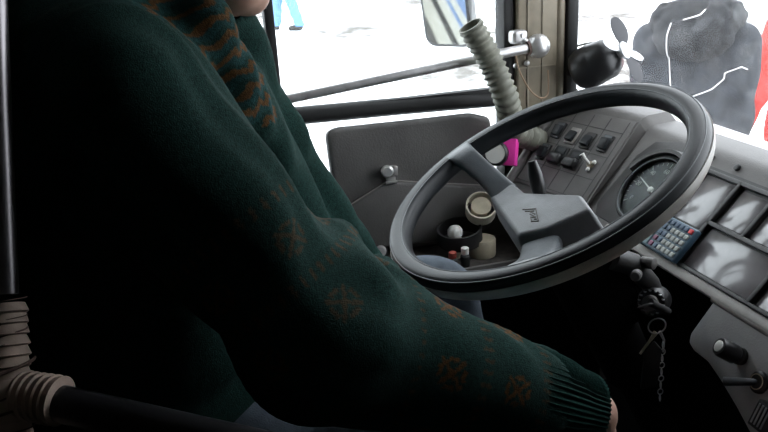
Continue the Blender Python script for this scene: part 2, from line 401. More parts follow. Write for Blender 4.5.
# switch panel plate with grooves
b = MB(); b.prism(rect(-.062, -.215, .150, -.012), PL, 0, .0035, .0012)
plate = b.build('switch_panel', 'dash', dash)
b = MB()
for u in (-.062, -.012, .038, .085, .136): b.box(PL.w(u, -.112, .0036), (.0014, .19, .001), PL.axes)
for vv in (-.045, -.105, -.160, -.208): b.box(PL.w(.037, vv, .0036), (.198, .0014, .001), PL.axes)
b.build('panel_groove', 'dash_dark', dash)
def rocker(u, v, frame_m, tilt=1, lit=True, w=.026, h=.040):
    b = MB(); b.box(PL.w(u, v, .0055), (w, h, .005), PL.axes, bevel=.0015); s = b.build('rocker_switch', frame_m, dash)
    # rocking key, one end pressed
    t = R(9*tilt); ax = [PL.u, PL.v*math.cos(t)+PL.n*math.sin(t), -PL.v*math.sin(t)+PL.n*math.cos(t)]
    b = MB(); b.box(PL.w(u, v-.003, .0105), (w*.74, h*.62, .010), ax, bevel=.002); b.build('rocker_key', 'rim', s)
    if lit:
        b = MB(); b.box(PL.w(u, v+h*.38, .0085), (w*.72, h*.14, .002), PL.axes); b.build('symbol_strip', 'spoke', s)
rocker(-.030, -.072, 'black'); rocker(.017, -.077, 'ledge', -1, False); rocker(.064, -.079, 'dash_dark', -1, False); rocker(.111, -.076, 'black')
rocker(-.034, -.131, 'black')
for u in (.014, .061):                                 # two big black push switches
    b = MB(); b.box(PL.w(u, -.130, .0055), (.036, .046, .004), PL.axes, bevel=.001); s = b.build('push_switch', 'dash_dark', dash)
    b = MB(); b.prism(rect(u-.0165, -.153, u+.0165, -.129), PL, .004, .021, .005, 3); b.build('switch_block', 'black', s)
    b = MB(); b.box(PL.w(u, -.1185, .0085), (.030, .018, .004), PL.axes, bevel=.0015); b.build('switch_plate', 'rim', s)
# little toggle
b = MB(); b.lathe([(.008, .003), (.008, .007), (.005, .008), (.005, .012)], PL.w(.108, -.130), PL.n, 14); tg = b.build('toggle_switch', 'brass', dash)
b = MB(); b.tube([PL.w(.108, -.130, .010), PL.w(.104, -.128, .024), PL.w(.099, -.124, .034)], [.0035, .004, .0055], 10); b.lathe([(.0045, 0), (.0055, .003), (.003, .006)], PL.w(.116, -.124, .006), PL.n, 10); b.lathe([(.004, 0), (.005, .003), (.003, .005)], PL.w(.111, -.142, .006), PL.n, 10); b.build('toggle_lever', 'white', tg)

# ---- instrument cluster
b = MB(); b.prism([(-.185, -.150), (-.165, -.172), (-.004, -.172), (-.004, .026), (-.10, .030), (-.165, .012), (-.185, -.03)], PR, 0, .004, .0012); b.build('cluster_plate', 'dash_dark', dash)
# brow over the speedometer
b = MB(); rings = []
for t in np.linspace(R(35), R(168), 18):
    c = A(-.077+.079*math.cos(t), -.080+.079*math.sin(t)); d = A(math.cos(t), math.sin(t))
    rings.append([PR.w(*(c-d*.003), .002), PR.w(*(c-d*.003), .020), PR.w(*(c+d*.004), .021), PR.w(*(c+d*.012), .004)])
b.loft(rings); b.build('speedometer_brow', 'dash_dark', dash)
GC = (-.077, -.080)
g = MB(); g.lathe([(.068, .002), (.0745, .003), (.0745, .012), (.071, .015), (.0675, .012), (.066, .006)], PR.w(*GC), PR.n, 48, caps=False); gauge = g.build('speedometer', 'rubber', dash)
g = MB(); g.lathe([(.0668, .0135), (.0685, .0148), (.0668, .0142)], PR.w(*GC), PR.n, 48, caps=False); g.build('bezel_ring', 'spoke', gauge)
g = MB(); g.lathe([(.067, .003), (.067, .0045)], PR.w(*GC), PR.n, 48); g.build('dial_face', 'face', gauge)
g = MB()
for k in range(25):
    t = R(222-k*264/24); c = A(math.cos(t), math.sin(t)); L = .010 if k % 4 == 0 else .006
    ax = [c[0]*PR.u+c[1]*PR.v, -c[1]*PR.u+c[0]*PR.v, PR.n]
    g.box(PR.w(*(A(*GC)+c*(.062-L/2)), .005), (L, .0016 if k % 4 == 0 else .0009, .0006), ax)
g.build('tick_marks', 'ink', gauge)
def text_mesh(s, fr, u, v, h, size, parent, name, m, rot=0):
    cu = bpy.data.curves.new('lettering', 'FONT'); cu.body = s; cu.size = size; cu.align_x = 'CENTER'; cu.align_y = 'CENTER'; cu.extrude = .0003
    o = bpy.data.objects.new('lettering', cu); COL.objects.link(o); dg = bpy.context.evaluated_depsgraph_get(); dg.update()
    me = bpy.data.meshes.new_from_object(o.evaluated_get(dg)); COL.objects.unlink(o); bpy.data.objects.remove(o)
    off = LOC[parent.name]; c, sn = math.cos(rot), math.sin(rot)
    for q in me.vertices: q.co = Vector(fr.w(u+q.co.x*c-q.co.y*sn, v+q.co.x*sn+q.co.y*c, h+q.co.z)-off)
    me.materials.clear(); me.materials.append(M[m]); o = bpy.data.objects.new(name, me); COL.objects.link(o); o.parent = parent; LOC[o.name] = off
    return o
for k, s in enumerate(('0', '20', '40', '60', '80', '100', '120')):
    t = R(222-k*44); text_mesh(s, PR, GC[0]+.0435*math.cos(t), GC[1]+.0435*math.sin(t), .0052, .0135, gauge, 'dial_number', 'ink')
t = R(164); d = A(math.cos(t), math.sin(t)); nrm = A(-d[1], d[0]); c = A(*GC)
g = MB(); g.prism([tuple(c-d*.014+nrm*.002), tuple(c-d*.014-nrm*.002), tuple(c+d*.050-nrm*.0008), tuple(c+d*.050+nrm*.0008)], PR, .0075, .0085); g.lathe([(.006, .005), (.006, .0095), (.004, .0105)], PR.w(*GC), PR.n, 16); g.build('needle', 'white', gauge)
g = MB(); g.lathe([(.0665, .0122), (.0665, .0130)], PR.w(*GC), PR.n, 48); g.build('dial_glass', 'gauge_glass', gauge)

# ---- framed grey panes right of the wheel
b = MB(); b.prism(rect(-.006, -.174, .56, .006), PR, 0, .003); b.build('pane_backing', 'frame', dash)
panes = [(.014, -.104, .091, -.011), (.110, -.082, .172, -.014), (.184, -.082, .262, -.014), (.110, -.167, .264, -.095), (.278, -.167, .42, -.095), (.276, -.082, .42, -.014)]
for q in panes:
    b = MB(); b.prism(rect(*q), PR, .003, .0052, .0006); b.build('warning_pane', 'panel_glass', dash)
b = MB()
def fbar(u0, v0, u1, v1, w=.0075, h=.010): b.box(PR.w((u0+u1)/2, (v0+v1)/2, .003+h/2), (abs(u1-u0)+w, abs(v1-v0)+w, h), PR.axes, bevel=.0015)
fbar(.0, -.006, .55, -.006); fbar(.099, -.17, .099, -.006); fbar(.009, -.106, .009, -.006, .005); fbar(.099, -.0885, .55, -.0885); fbar(.178, -.085, .178, -.006); fbar(.269, -.17, .269, -.006); fbar(.0, -.172, .55, -.172, .006)
b.build('pane_frame', 'frame', dash)
b = MB(); b.lathe([(.006, .002), (.006, .006), (.003, .007)], PR.w(.059, .020), PR.n, 16); b.build('panel_screw', 'black', dash)

# ---- lower side console (same moulding, below the ledge)
con = thing('side_console', 'light grey moulded console below the dashboard ledge, with knob and lever', 'console', PC.w(.1, -.1))
poly = [(0.0039, 0.0096), (-0.0059, -0.0332), (-0.0131, -0.0668), (-0.0088, -0.0807), (0.0074, -0.0865), (0.0413, -0.0874), (0.0784, -0.0992), (0.1241, -0.1171), (0.1719, -0.1388), (.36, -.24), (.40, -.24), (.40, .006)]
b = MB(); b.prism(poly, PC, -.05, .004, .004); b.build('console_panel', 'console', con)
b = MB(); b.tube([PC.w(.0, .0, .004), PC.w(.4, .0, .004)], .006, 10); b.build('console_ridge', 'ledge', con)
def pc(p): return PC.w(p[0], p[1])
K = (0.0928, -0.0508)
kn = MB(); kn.lathe([(.013, .003), (.013, .010), (.010, .012), (.010, .022)], pc(K), PC.n, 24); kb = kn.build('knob_base', 'black', con)
ax = unit(PC.n*.95+A(-.25, -.1, .25)); o = pc(K)+PC.n*.014
kn = MB(); kn.lathe([(.0125, 0), (.0145, .003), (.0145, .027), (.0125, .031)], o, ax, 24); k2 = kn.build('control_knob', 'black', con)
kn = MB(); kn.lathe([(.0085, .030), (.0085, .0325), (.005, .0335)], o, ax, 20); kn.build('knob_cap', 'white', k2)
K = (0.1408, -0.0663)
kn = MB(); kn.lathe([(.016, .003), (.016, .007), (.012, .010), (.010, .010)], pc(K), PC.n, 24); kl = kn.build('lever_collar', 'black', con)
kn = MB(); kn.lathe([(.010, .008), (.0115, .0115), (.010, .0115)], pc(K), PC.n, 20, caps=False); kn.build('collar_ring', 'brass', kl)
tip = pc((0.1082, -0.0886))+PC.n*.030
kn = MB(); kn.tube([pc(K)+PC.n*.006, pc(K)*.6+tip*.4+PC.n*.003, tip], [.0045, .0055, .0065], 12); kn.build('toggle_lever', 'spoke', con)
K = (0.1742, -0.102)
kn = MB(); kn.box(PC.w(K[0]+.002, K[1], .008), (.034, .040, .012), PC.axes, bevel=.002); ks = kn.build('rocker_switch', 'black', con)
kn = MB()
for i in range(4): kn.box(PC.w(K[0]-.009+i*.006, K[1], .0145), (.002, .030, .002), PC.axes)
kn.build('switch_grip', 'steel', ks)

# ================================================================== steering wheel
T = R(25.8); U0 = A(1, 0, 0); V0 = A(0, math.cos(T), math.sin(T)); s_ = R(12.5)
WF = Frame((0, 0, .8), math.cos(s_)*U0-math.sin(s_)*V0, math.sin(s_)*U0+math.cos(s_)*V0)
wheel = thing('steering_wheel', 'large black bus steering wheel with grey two-spoke hub and pale outer rim band', 'steering wheel', WF.o)
RR = .232
def ring_sweep(prof, closed=True, n=128):
    return [[WF.w((RR+r)*math.cos(t), (RR+r)*math.sin(t), h) for r, h in prof] for t in np.linspace(0, 2*PI, n, endpoint=False)]
def rimpt(a, grow=0.): 
    c, s = math.cos(a), math.sin(a); e = .78
    return ((.0165+grow)*math.copysign(abs(c)**e, c), (.0175+grow)*math.copysign(abs(s)**e, s))
b = MB(); b.loft(ring_sweep([rimpt(a) for a in np.linspace(0, 2*PI, 28, endpoint=False)]), loop=True); b.build('rim', 'rim', wheel, ang=60)
an = np.linspace(R(-72), R(6), 9)
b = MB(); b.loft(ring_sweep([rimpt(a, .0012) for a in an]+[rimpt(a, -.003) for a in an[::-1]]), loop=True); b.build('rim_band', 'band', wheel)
b = MB()
for a in (R(52), R(118)):
    r, h = rimpt(a, .0003); b.tube([WF.w((RR+r)*math.cos(t), (RR+r)*math.sin(t), h) for t in np.linspace(0, 2*PI, 96, endpoint=False)], .0007, 6, loop=True)
b.build('rim_groove', 'spoke', wheel)
for a, stations in ((R(-20.5), ((.232, .003, .042, .006, 0), (.218, .004, .038, .010, 0), (.203, -.004, .031, .011, -.001), (.185, -.014, .027, .011, -.002), (.160, -.028, .0265, .012, -.004), (.130, -.043, .028, .013, -.008), (.095, -.058, .030, .013, -.014), (.07, -.066, .030, .013, -.018))),
                   (R(200.5), ((.241, .008, .030, .005, .008), (.230, .012, .028, .007, .009), (.212, .009, .0225, .009, .009), (.195, .0, .020, .010, .008), (.165, -.024, .0195, .010, .006), (.140, -.042, .021, .011, .007), (.118, -.054, .0235, .010, .009)))):
    d = A(math.cos(a), math.sin(a)); p = A(-d[1], d[0]); b = MB(); rings = []
    for r, h, w, th, off in stations:
        ring = []
        for q in np.linspace(0, 2*PI, 20, endpoint=False):
            c, s = math.cos(q), math.sin(q); pu = w*math.copysign(abs(c)**.55, c)+off; ph = th*math.copysign(abs(s)**.55, s)
            ring.append(WF.w(*(d*r+p*pu), h+ph))
        rings.append(ring)
    b.loft(rings); b.build('spoke', 'spoke', wheel, ang=50)
top = [(-.124, -.032), (-.072, -.024), (.016, .044), (.069, .043), (.061, -.026), (.040, -.066), (-.115, -.076)]
bot = [(-.127, -.030), (-.072, -.018), (.014, .052), (.078, .050), (.076, -.030), (.050, -.074), (-.119, -.080)]
b = MB(); b.prism(bot, WF, -.095, -.042, .007, 4, taper=top); pad = b.build('hub_pad', 'pad', wheel, ang=50)
E0 = (0.0003, -0.0117, 0.7477)
e = A(*E0)-WF.o; eu, ev = e@WF.u, e@WF.v
ex = A(.68, .735); ey = A(-1.75, .30)                  # slanted emblem
b = MB()
def stroke(x0, y0, x1, y1, w=.0016):
    p0 = A(eu, ev)+ex*x0+ey*y0; p1 = A(eu, ev)+ex*x1+ey*y1; d = unit(p1-p0)
    ax = [d[0]*WF.u+d[1]*WF.v, -d[1]*WF.u+d[0]*WF.v, WF.n]; m_ = (p0+p1)/2
    b.box(WF.w(m_[0], m_[1], -.0416), (float(np.linalg.norm(p1-p0))+w, w, .0012), ax)
for q in ((-.014, .010, .009, .010), (.009, .010, .009, -.011), (-.010, .0065, .005, .0065), (-.003, .0065, .0055, .001), (-.003, .0015, .0055, -.004), (.0055, -.004, -.003, -.004), (-.003, -.004, -.003, -.011), (-.003, -.011, .009, -.011), (.003, -.0075, .006, -.0075)): stroke(*q)
b.build('emblem', 'emblem', pad)
b = MB(); b.lathe([(.052, -.13), (.055, -.098), (.05, -.085)], WF.o, WF.n, 28); b.build('hub_boss', 'black', wheel)

# ---- steering column with shroud, stalk and ignition lock
colm = thing('steering_column', 'black steering column and shroud below the wheel hub with ignition lock', 'steering column', (0, .30, 0))
b = MB(); b.lathe([(.045, -.13), (.048, -.16), (.043, -.40), (.03, -.42), (.03, -.86)], WF.o, WF.n, 24); b.build('column_tube', 'black_matte', colm)
b = MB(); b.prism([(-.075, -.05), (.035, -.055), (.05, -.02), (.045, .06), (-.06, .06)], WF, -.285, -.145, .012, 3); b.build('column_shroud', 'black_matte', colm)
b = MB(); b.prism([(-.10, -.045), (-.02, -.06), (.0, .05), (-.09, .05)], WF, -.185, -.118, .010, 3, taper=[(-.10, -.05), (-.02, -.06), (0, .03), (-.07, .04)]); b.build('column_cover', 'console', colm)
b = MB(); p0 = A(*(-0.07, 0.0387, 0.7441)); p1 = A(*(-0.085, 0.0297, 0.8048))
b.tube([p0+(p0-p1)*.5, p0, p0*.75+p1*.25, p0*.35+p1*.65, p1], [.005, .0075, .0118, .0112, .007], 16); b.build('indicator_stalk', 'black', colm)
# switch housing on the right of the column and the lock below it
b = MB(); b.tube([(0.05, 0.097, 0.6781), (0.05, 0.1323, 0.6621), (0.05, 0.1663, 0.624), (0.05, 0.1811, 0.5919)], [.018, .018, .015, .014], 16); hs = b.build('lock_housing', 'dash_dark', colm)
b = MB(); b.lathe([(.008, 0), (.008, .018), (.006, .020)], (0.075, 0.1251, 0.657), A(.7, -.6, .2), 16); b.lathe([(.009, 0), (.009, .02), (.005, .022)], (0.06, 0.1428, 0.6676), A(.75, .4, .1), 16); b.build('housing_bolt', 'dash', hs)
LK = A(*(0.07, 0.158, 0.6019)); lax = unit(A(.6, -.75, .25))
b = MB(); b.lathe([(.022, -.03), (.023, 0), (.020, .004), (.016, .004)], LK, lax, 28); lk = b.build('ignition_lock', 'black', colm)
b = MB()
for k in range(14):
    t = k*2*PI/14; x = unit(np.cross(lax, A(0, 0, 1))); y = np.cross(lax, x); b.box(LK+lax*.004+.0185*(x*math.cos(t)+y*math.sin(t)), (.0035, .0035, .002))
b.build('lock_marking', 'steel', lk)
b = MB(); b.lathe([(.012, .002), (.012, .014), (.009, .016)], LK, lax, 24); b.build('lock_barrel', 'dash', lk)
b = MB(); p = [(0.03, 0.0849, 0.6824), (0.03, 0.0948, 0.6539), (0.03, 0.1027, 0.6321)]; b.tube(p, .003, 8); b.build('shroud_rib', 'spoke', colm)

# ---- keys hanging from the lock
KO = LK+lax*.018
keys = thing('key_ring', 'bunch of keys and dark fob hanging from the ignition lock', 'keys', KO)
b = MB(); x = unit(np.cross(lax, A(0, 0, 1))); kd = unit(A(.25, .25, .35)); b.box(KO+lax*.010, (.022, .006, .024), [unit(A(.3, .9, .35)), x, lax], bevel=.002)
b.tube([KO+lax*.012+A(.002, .006, .004), A(*(0.09, 0.1732, 0.5912))], [.006, .0065], 10); b.build('ignition_key', 'rubber', keys)
rc = A(*(0.09, 0.1554, 0.5707)); rx = unit(A(.35, .9, .1)); ry = A(0, 0, 1.)
b = MB(); b.tube([rc+.013*(rx*math.cos(t)+ry*math.sin(t)) for t in np.linspace(0, 2*PI, 28, endpoint=False)], .0012, 8, loop=True); b.build('ring', 'steel', keys)
fr = Frame((0.09, 0.1479, 0.5023), rx, ry)
b = MB(); b.prism([(-.013, -.040), (.013, -.036), (.016, .028), (.004, .044), (-.010, .030)], fr, -.003, .003, .002); b.build('key_fob', 'rubber', keys)
b = MB(); b.tube([(0.085, 0.158, 0.5573), (0.085, 0.1467, 0.5422), (0.085, 0.132, 0.5243)], [.004, .0022, .0018], 8); b.build('small_key', 'brass', keys)
b = MB(); b.tube([(0.085, 0.1652, 0.5559), (0.085, 0.1735, 0.5402), (0.085, 0.1733, 0.519)], [.003, .002, .0015], 8); b.build('small_key', 'steel', keys)
b = MB(); zc = [A(*(0.09, 0.1686, 0.535)), A(*(0.09, 0.1745, 0.4802)), A(*(0.09, 0.1703, 0.439))]
for k in range(9):
    t = k/8; q = zc[0]*(1-t)+zc[2]*t; b.tube([q+.004*(ry*math.cos(a)*1.3+(rx if k % 2 else unit(A(.9, -.35, 0)))*math.sin(a)) for a in np.linspace(0, 2*PI, 10, endpoint=False)], .0009, 6, loop=True)
b.build('chain', 'steel', keys)

# ================================================================== calculator on the dashboard
calc = thing('calculator', 'blue-grey pocket calculator with one red key, lying on the dashboard', 'calculator', PR.w(.05, -.137, .014))
CF = Frame(PR.w(.0565, -.1445, .014), PR.u, PR.v)
b = MB(); b.box(CF.w(0, 0, .006), (.110, .067, .012), CF.axes, bevel=.004, seg=3); b.build('case', 'calc', calc)
b = MB(); b.box(CF.w(-.036, 0, .0128), (.026, .060, .002), CF.axes, bevel=.0008); b.build('screen_surround', 'calc_light', calc)
b = MB(); b.box(CF.w(-.031, .0, .0140), (.0075, .048, .001), CF.axes); b.build('screen', 'lcd', calc)
for i in range(6):
    for j in range(5):
        u, v = -.0135+i*.0116, .0245-j*.0122
        m_ = 'key_blue' if i < 2 or j < 1 else 'key'
        if (i, j) == (5, 0): m_ = 'key_red'
        if (i, j) in ((0, 3), (0, 4)): m_ = 'key_purple'
        b = MB(); b.box(CF.w(u, v, .0136), (.0088, .0086, .0036), CF.axes, bevel=.0012); k_ = b.build('calculator_key', m_, calc)
        if m_ == 'key_red': k_['label'] = 'red key'

# ================================================================== pink box with round dial, left of the switch panel
PK = A(*(-0.5, 0.1612, 0.6988))
pn = unit(A(.75, -.6, .35)); pu = unit(np.cross(A(0, 0, 1), pn)); PF = Frame(PK, pu, np.cross(pn, pu))
pk = thing('dial_box', 'small pink box with a black-ringed round white dial, left of the switch panel', 'box', PK)
b = MB(); b.box(PF.w(.002, .004, -.018), (.058, .058, .030), PF.axes, bevel=.003); b.build('box_body', 'pink', pk)
b = MB(); b.lathe([(.027, -.002), (.027, .010), (.023, .013), (.021, .010)], PF.w(-.010, -.002), PF.n, 32); b.build('dial_ring', 'black', pk)
b = MB(); b.lathe([(.0215, .004), (.0215, .0115)], PF.w(-.010, -.002), PF.n, 32); dl = b.build('dial', 'white', pk)

# ================================================================== along the left wall
# ribbed duct
path = spline([(-0.5, 0.0968, 0.9714), (-0.5, 0.1376, 0.9011), (-0.485, 0.1643, 0.8277), (-0.52, 0.2035, 0.7404), (-.545, .265, .705), (-.55, .33, .66), (-.55, .37, .60)], 26)
hz = thing('ribbed_duct', 'grey-green ribbed air hose with cut open end, standing before the corner pillar', 'hose', path[-1])
n = len(path); rad = [.0255+.0028*math.sin(k*1.42) for k in range(n)]
b = MB(); b.tube(path, rad, 20, caps=False); b.build('hose_wall', 'hose', hz, ang=70)
ax = unit(path[0]-path[1])
b = MB(); b.lathe([(.0255, .0), (.0262, .004), (.0225, .004), (.0215, -.03)], path[0], ax, 20, caps=False); b.build('hose_mouth', 'hose', hz)
b = MB(); b.lathe([(.0215, -.028), (.0215, -.03)], path[0], ax, 20); b.build('hose_shade_disc', 'black_matte', hz)  # black disc in the mouth stands in for the shade inside the hose

# chrome guard bar with ball end
b0 = A(*(-0.55, 0.255, 0.9103)); b1 = A(*(-0.55, -0.2729, 0.8575)); bd = unit(b1-b0)
gb = thing('guard_bar', 'long chrome guard bar with ball end crossing the side window', 'bar', b0)
b = MB(); b.tube([b0, b1, b1+bd*.33], .0105, 18); b.build('bar_tube', 'steel', gb)
b = MB(); c = A(*(-0.55, 0.2716, 0.912)); b.lathe([(.026*math.sin(t), -.026*math.cos(t)) for t in np.linspace(.02, PI-.02, 20)], c, A(1, .3, .1), 28); b.build('ball_end', 'steel', gb)
b = MB(); b.lathe([(.015, -.016), (.015, .010)], b0, bd, 18); b.build('ball_collar', 'stain', gb)
q = A(*(-0.57, 0.2314, 0.9348))
b = MB(); b.box(q+A(.0, .002, -.002), (.03, .036, .030), bevel=.008, seg=3); b.tube([q, b0+A(-.004, -.002, .004)], .009, 10); b.lathe([(.006, 0), (.006, .004)], q+A(.015, .008, .002), A(1, 0, 0), 12); b.build('pillar_bracket', 'steel', gb)
b = MB()
for p in ((-0.572, 0.2301, 0.8699), (-0.572, 0.2564, 0.8739)): b.lathe([(.0055, -.004), (.0055, .003), (.003, .005)], p, A(1, 0, 0), 12)
b.build('pillar_screw', 'steel', gb)

# loose wires
def wire(name, label, pts, m, r=.0022, cat='wire'):
    b = MB(); b.tube(spline(pts, 8), r, 8); return tag(b.build(name, m), label, cat)
wire('loose_wire', 'thin brown wire sagging across the beige pillar under the bar', [(-0.566, 0.2272, 0.8927), (-0.563, 0.2354, 0.8575), (-0.56, 0.2583, 0.8159), (-0.555, 0.2828, 0.7962), (-0.56, 0.3024, 0.8045), (-0.566, 0.3046, 0.8546)], 'wire', .0017)

# padded door panel with pocket flap and latch
def ypad(p): return (p[1], p[2])
pad_o = [(-0.585, -0.2049, 0.7669), (-0.585, -0.1844, 0.7775), (-0.585, -0.0377, 0.7754), (-0.585, 0.1251, 0.7745), (-0.585, 0.1705, 0.7602), (-0.585, 0.1772, 0.7063), (-0.585, 0.1783, 0.5624), (-0.585, 0.165, 0.4922), (-0.585, 0.0447, 0.484), (-0.585, -0.1095, 0.4896), (-0.585, -0.1922, 0.5656), (-0.585, -0.1998, 0.6685)]
YZ = Frame((-.588, 0, 0), (0, 1, 0), (0, 0, 1))
dp = thing('door_pad', 'padded grey vinyl side panel with sagging pocket and chrome latch below the window', 'panel', (-.588, 0, .62))
b = MB(); b.prism([ypad(p) for p in pad_o], YZ, -.012, .014, .010, 4); b.build('pad_panel', 'vinyl', dp, ang=60)
lowp = [(-0.575, -0.1969, 0.5931), (-0.575, -0.1125, 0.6339), (-0.575, -0.0748, 0.6517), (-0.575, -0.0012, 0.6368), (-0.575, 0.1423, 0.6095), (-0.575, 0.1694, 0.6033), (-0.575, 0.1685, 0.5127), (-0.575, 0.1531, 0.4951), (-0.575, 0.0412, 0.4882), (-0.575, -0.1095, 0.4959), (-0.575, -0.1803, 0.5435)]
b = MB(); b.prism([ypad(p) for p in lowp], YZ, .010, .026, .009, 4); b.build('pocket_flap', 'vinyl', dp, ang=60)
b = MB(); b.tube([A(*p)+A(.010, 0, 0) for p in lowp[:6]], .0013, 8); b.build('pocket_piping', 'ledge', dp)
q = A(*(-0.56, -0.0737, 0.6694))
b = MB(); b.box(q+A(-.004, .002, -.004), (.008, .022, .040), bevel=.004); b.tube([q+A(0, -.010, -.022), q+A(.006, .014, -.020)], .004, 8); lt = b.build('latch_plate', 'nickel', dp)
b = MB(); b.lathe([(.011, 0), (.014, .006), (.014, .014), (.010, .018)], q+A(0, -.006, .006), A(1, -.25, .1), 20); b.box(q+A(.006, .010, .006), (.014, .010, .022), bevel=.003); b.build('latch_knob', 'nickel', lt)

# little chrome catch under the pad
q = A(*(-0.56, -0.1054, 0.4789))
ct = thing('chrome_catch', 'small chrome catch low on the side wall below the padded panel', 'catch', q)
b = MB(); b.box(q+A(-.014, 0, 0), (.012, .040, .045), bevel=.004); b.build('catch_base', 'rubber', ct)
b = MB(); b.lathe([(.008, -.012), (.012, 0), (.013, .008), (.008, .013)], q+A(0, .0, .012), A(.9, -.2, .4), 18); b.build('catch_knob', 'nickel', ct)
b = MB(); b.lathe([(.008, -.012), (.013, 0), (.013, .008), (.008, .013)], q+A(.004, .004, -.013), A(.9, -.2, .4), 18); b.build('catch_knob', 'nickel', ct)

# shelf and the things on it
SZ = .47
sh = thing('side_shelf', 'low brown lined shelf along the side wall left of the wheel', 'shelf', (-.50, .10, SZ))
b = MB(); b.prism([(-.60, -.16), (-.50, -.15), (-.435, -.05), (-.435, .45), (-.60, .45)], Frame((0, 0, SZ), (1, 0, 0), (0, 1, 0)), -.03, 0, .004); b.build('shelf_board', 'carpet', sh)
b = MB(); b.box((-.435, .20, SZ-.014), (.008, .5, .034), bevel=.002); b.build('shelf_edge', 'dash', sh)
b = MB(); b.box((-.54, .14, .22), (.10, .56, .43)); b.build('shelf_box', 'black_matte', sh)
def ring(name, label, c, axis, r, w, m, t=.004, core=None, group=None, cat='roll'):
    b = MB(); b.lathe([(r, -w/2), (r, w/2), (r-t, w/2), (r-t, -w/2), (r, -w/2)], c, axis, 36, caps=False)
    if core is None: return tag(b.build(name, m), label, cat)
    o = thing(name, label, cat, c); b.build('strap', m, o); k = MB(); k.lathe([(core[0], -w/2*.8), (core[0], w/2*.8)], c, axis, 24); k.build('roll_core', core[1], o); return o
c1 = A(*(-0.505, 0.0696, 0.559))
ring('black_strap', 'coiled black strap standing on the shelf, holding white items', A(-.509, c1[1]-.005, SZ+.052), A(.12, -.1, 1), .050, .034, 'rubber', .005)
ring('cream_roll', 'cream paper roll standing upright on the shelf behind the spoke', A(-.512, c1[1]+.048, SZ+.104), A(.65, -.2, .75), .034, .034, 'cream', .003, (.022, 'beige'))
b = MB(); b.lathe([(.030, 0), (.031, .004), (.031, .036), (.029, .040), (.012, .040)], (-.495, c1[1]+.042, SZ+.001), A(0, 0, 1), 28); tag(b.build('tape_roll', 'beige'), 'dull beige roll of tape on the shelf under the black strap', 'roll')
def bottle(name, label, x, y, cap, h=.030, body='rubber'):
    o = thing(name, label, 'bottle', (x, y, SZ+.001), 'small bottles on the shelf'); b = MB(); b.lathe([(.0095, 0), (.0105, .002), (.0105, h*.7), (.006, h*.85)], (x, y, SZ+.001), A(0, 0, 1), 18); b.build('bottle_body', body, o)
    b = MB(); b.lathe([(.0075, h*.82), (.0085, h*.86), (.0085, h*1.25), (.006, h*1.3)], (x, y, SZ+.001), A(0, 0, 1), 18); b.build('bottle_cap', cap, o); return o
bottle('small_bottle', 'tiny dark bottle with a red cap on the shelf', -.449, c1[1]-.045, 'capred')
bottle('small_bottle', 'tiny dark bottle with a white cap beside the red-capped one', -.450, c1[1]-.016, 'white', .034)
jar = thing('small_jar', 'small cream jar with a rounded white lid standing inside the black strap coil', 'jar', (-.508, c1[1]-.016, SZ+.001))
b = MB(); b.lathe([(.014, 0), (.0145, .002), (.0145, .056)], (-.508, c1[1]-.016, SZ+.001), A(0, 0, 1), 18); b.build('jar_body', 'cream', jar)
b = MB(); b.lathe([(.0165, .052), (.0165, .064), (.012, .071), (.004, .074)], (-.508, c1[1]-.016, SZ+.001), A(0, 0, 1), 20); b.build('jar_lid', 'white', jar)

# ---- wing mirror outside
MC = A(*(-0.9, 0.1913, 0.9698)); TG = A(-.68, -1.9, .1)
dv = unit(MC-C0); mn = unit(unit(TG-MC)-dv); mu = unit(np.cross(A(0, 0, 1), mn)); MF = Frame(MC, mu, np.cross(mn, mu))
mi = thing('wing_mirror', 'rounded rectangular bus wing mirror outside the driver side window', 'mirror', MC)
def rrect(w, h, r, n=6):
    out = []
    for cx, cy, a0 in ((w-r, h-r, 0), (-w+r, h-r, 90), (-w+r, -h+r, 180), (w-r, -h+r, 270)):
        out += [(cx+r*math.cos(R(a0+90*k/n)), cy+r*math.sin(R(a0+90*k/n))) for k in range(n+1)]
    return out
hw, hh, cy = .070, .14, .045
b = MB(); b.prism([(u, v+cy) for u, v in rrect(hw, hh, .03)], MF, -.030, .006, .004, 2); b.build('mirror_housing', 'mirror_rim', mi)
b = MB(); b.prism([(u, v+cy) for u, v in rrect(hw-.0085, hh-.0085, .024)], MF, .003, .0072); b.build('mirror_glass', 'mirror', mi)
a0 = MF.w(.02, .10, -.03); b = MB(); b.tube([a0, a0+A(-.0, .06, .05), A(-.72, .40, 1.25), A(-.655, .40, 1.25)], .009, 10); b.build('mirror_arm', 'black', mi)
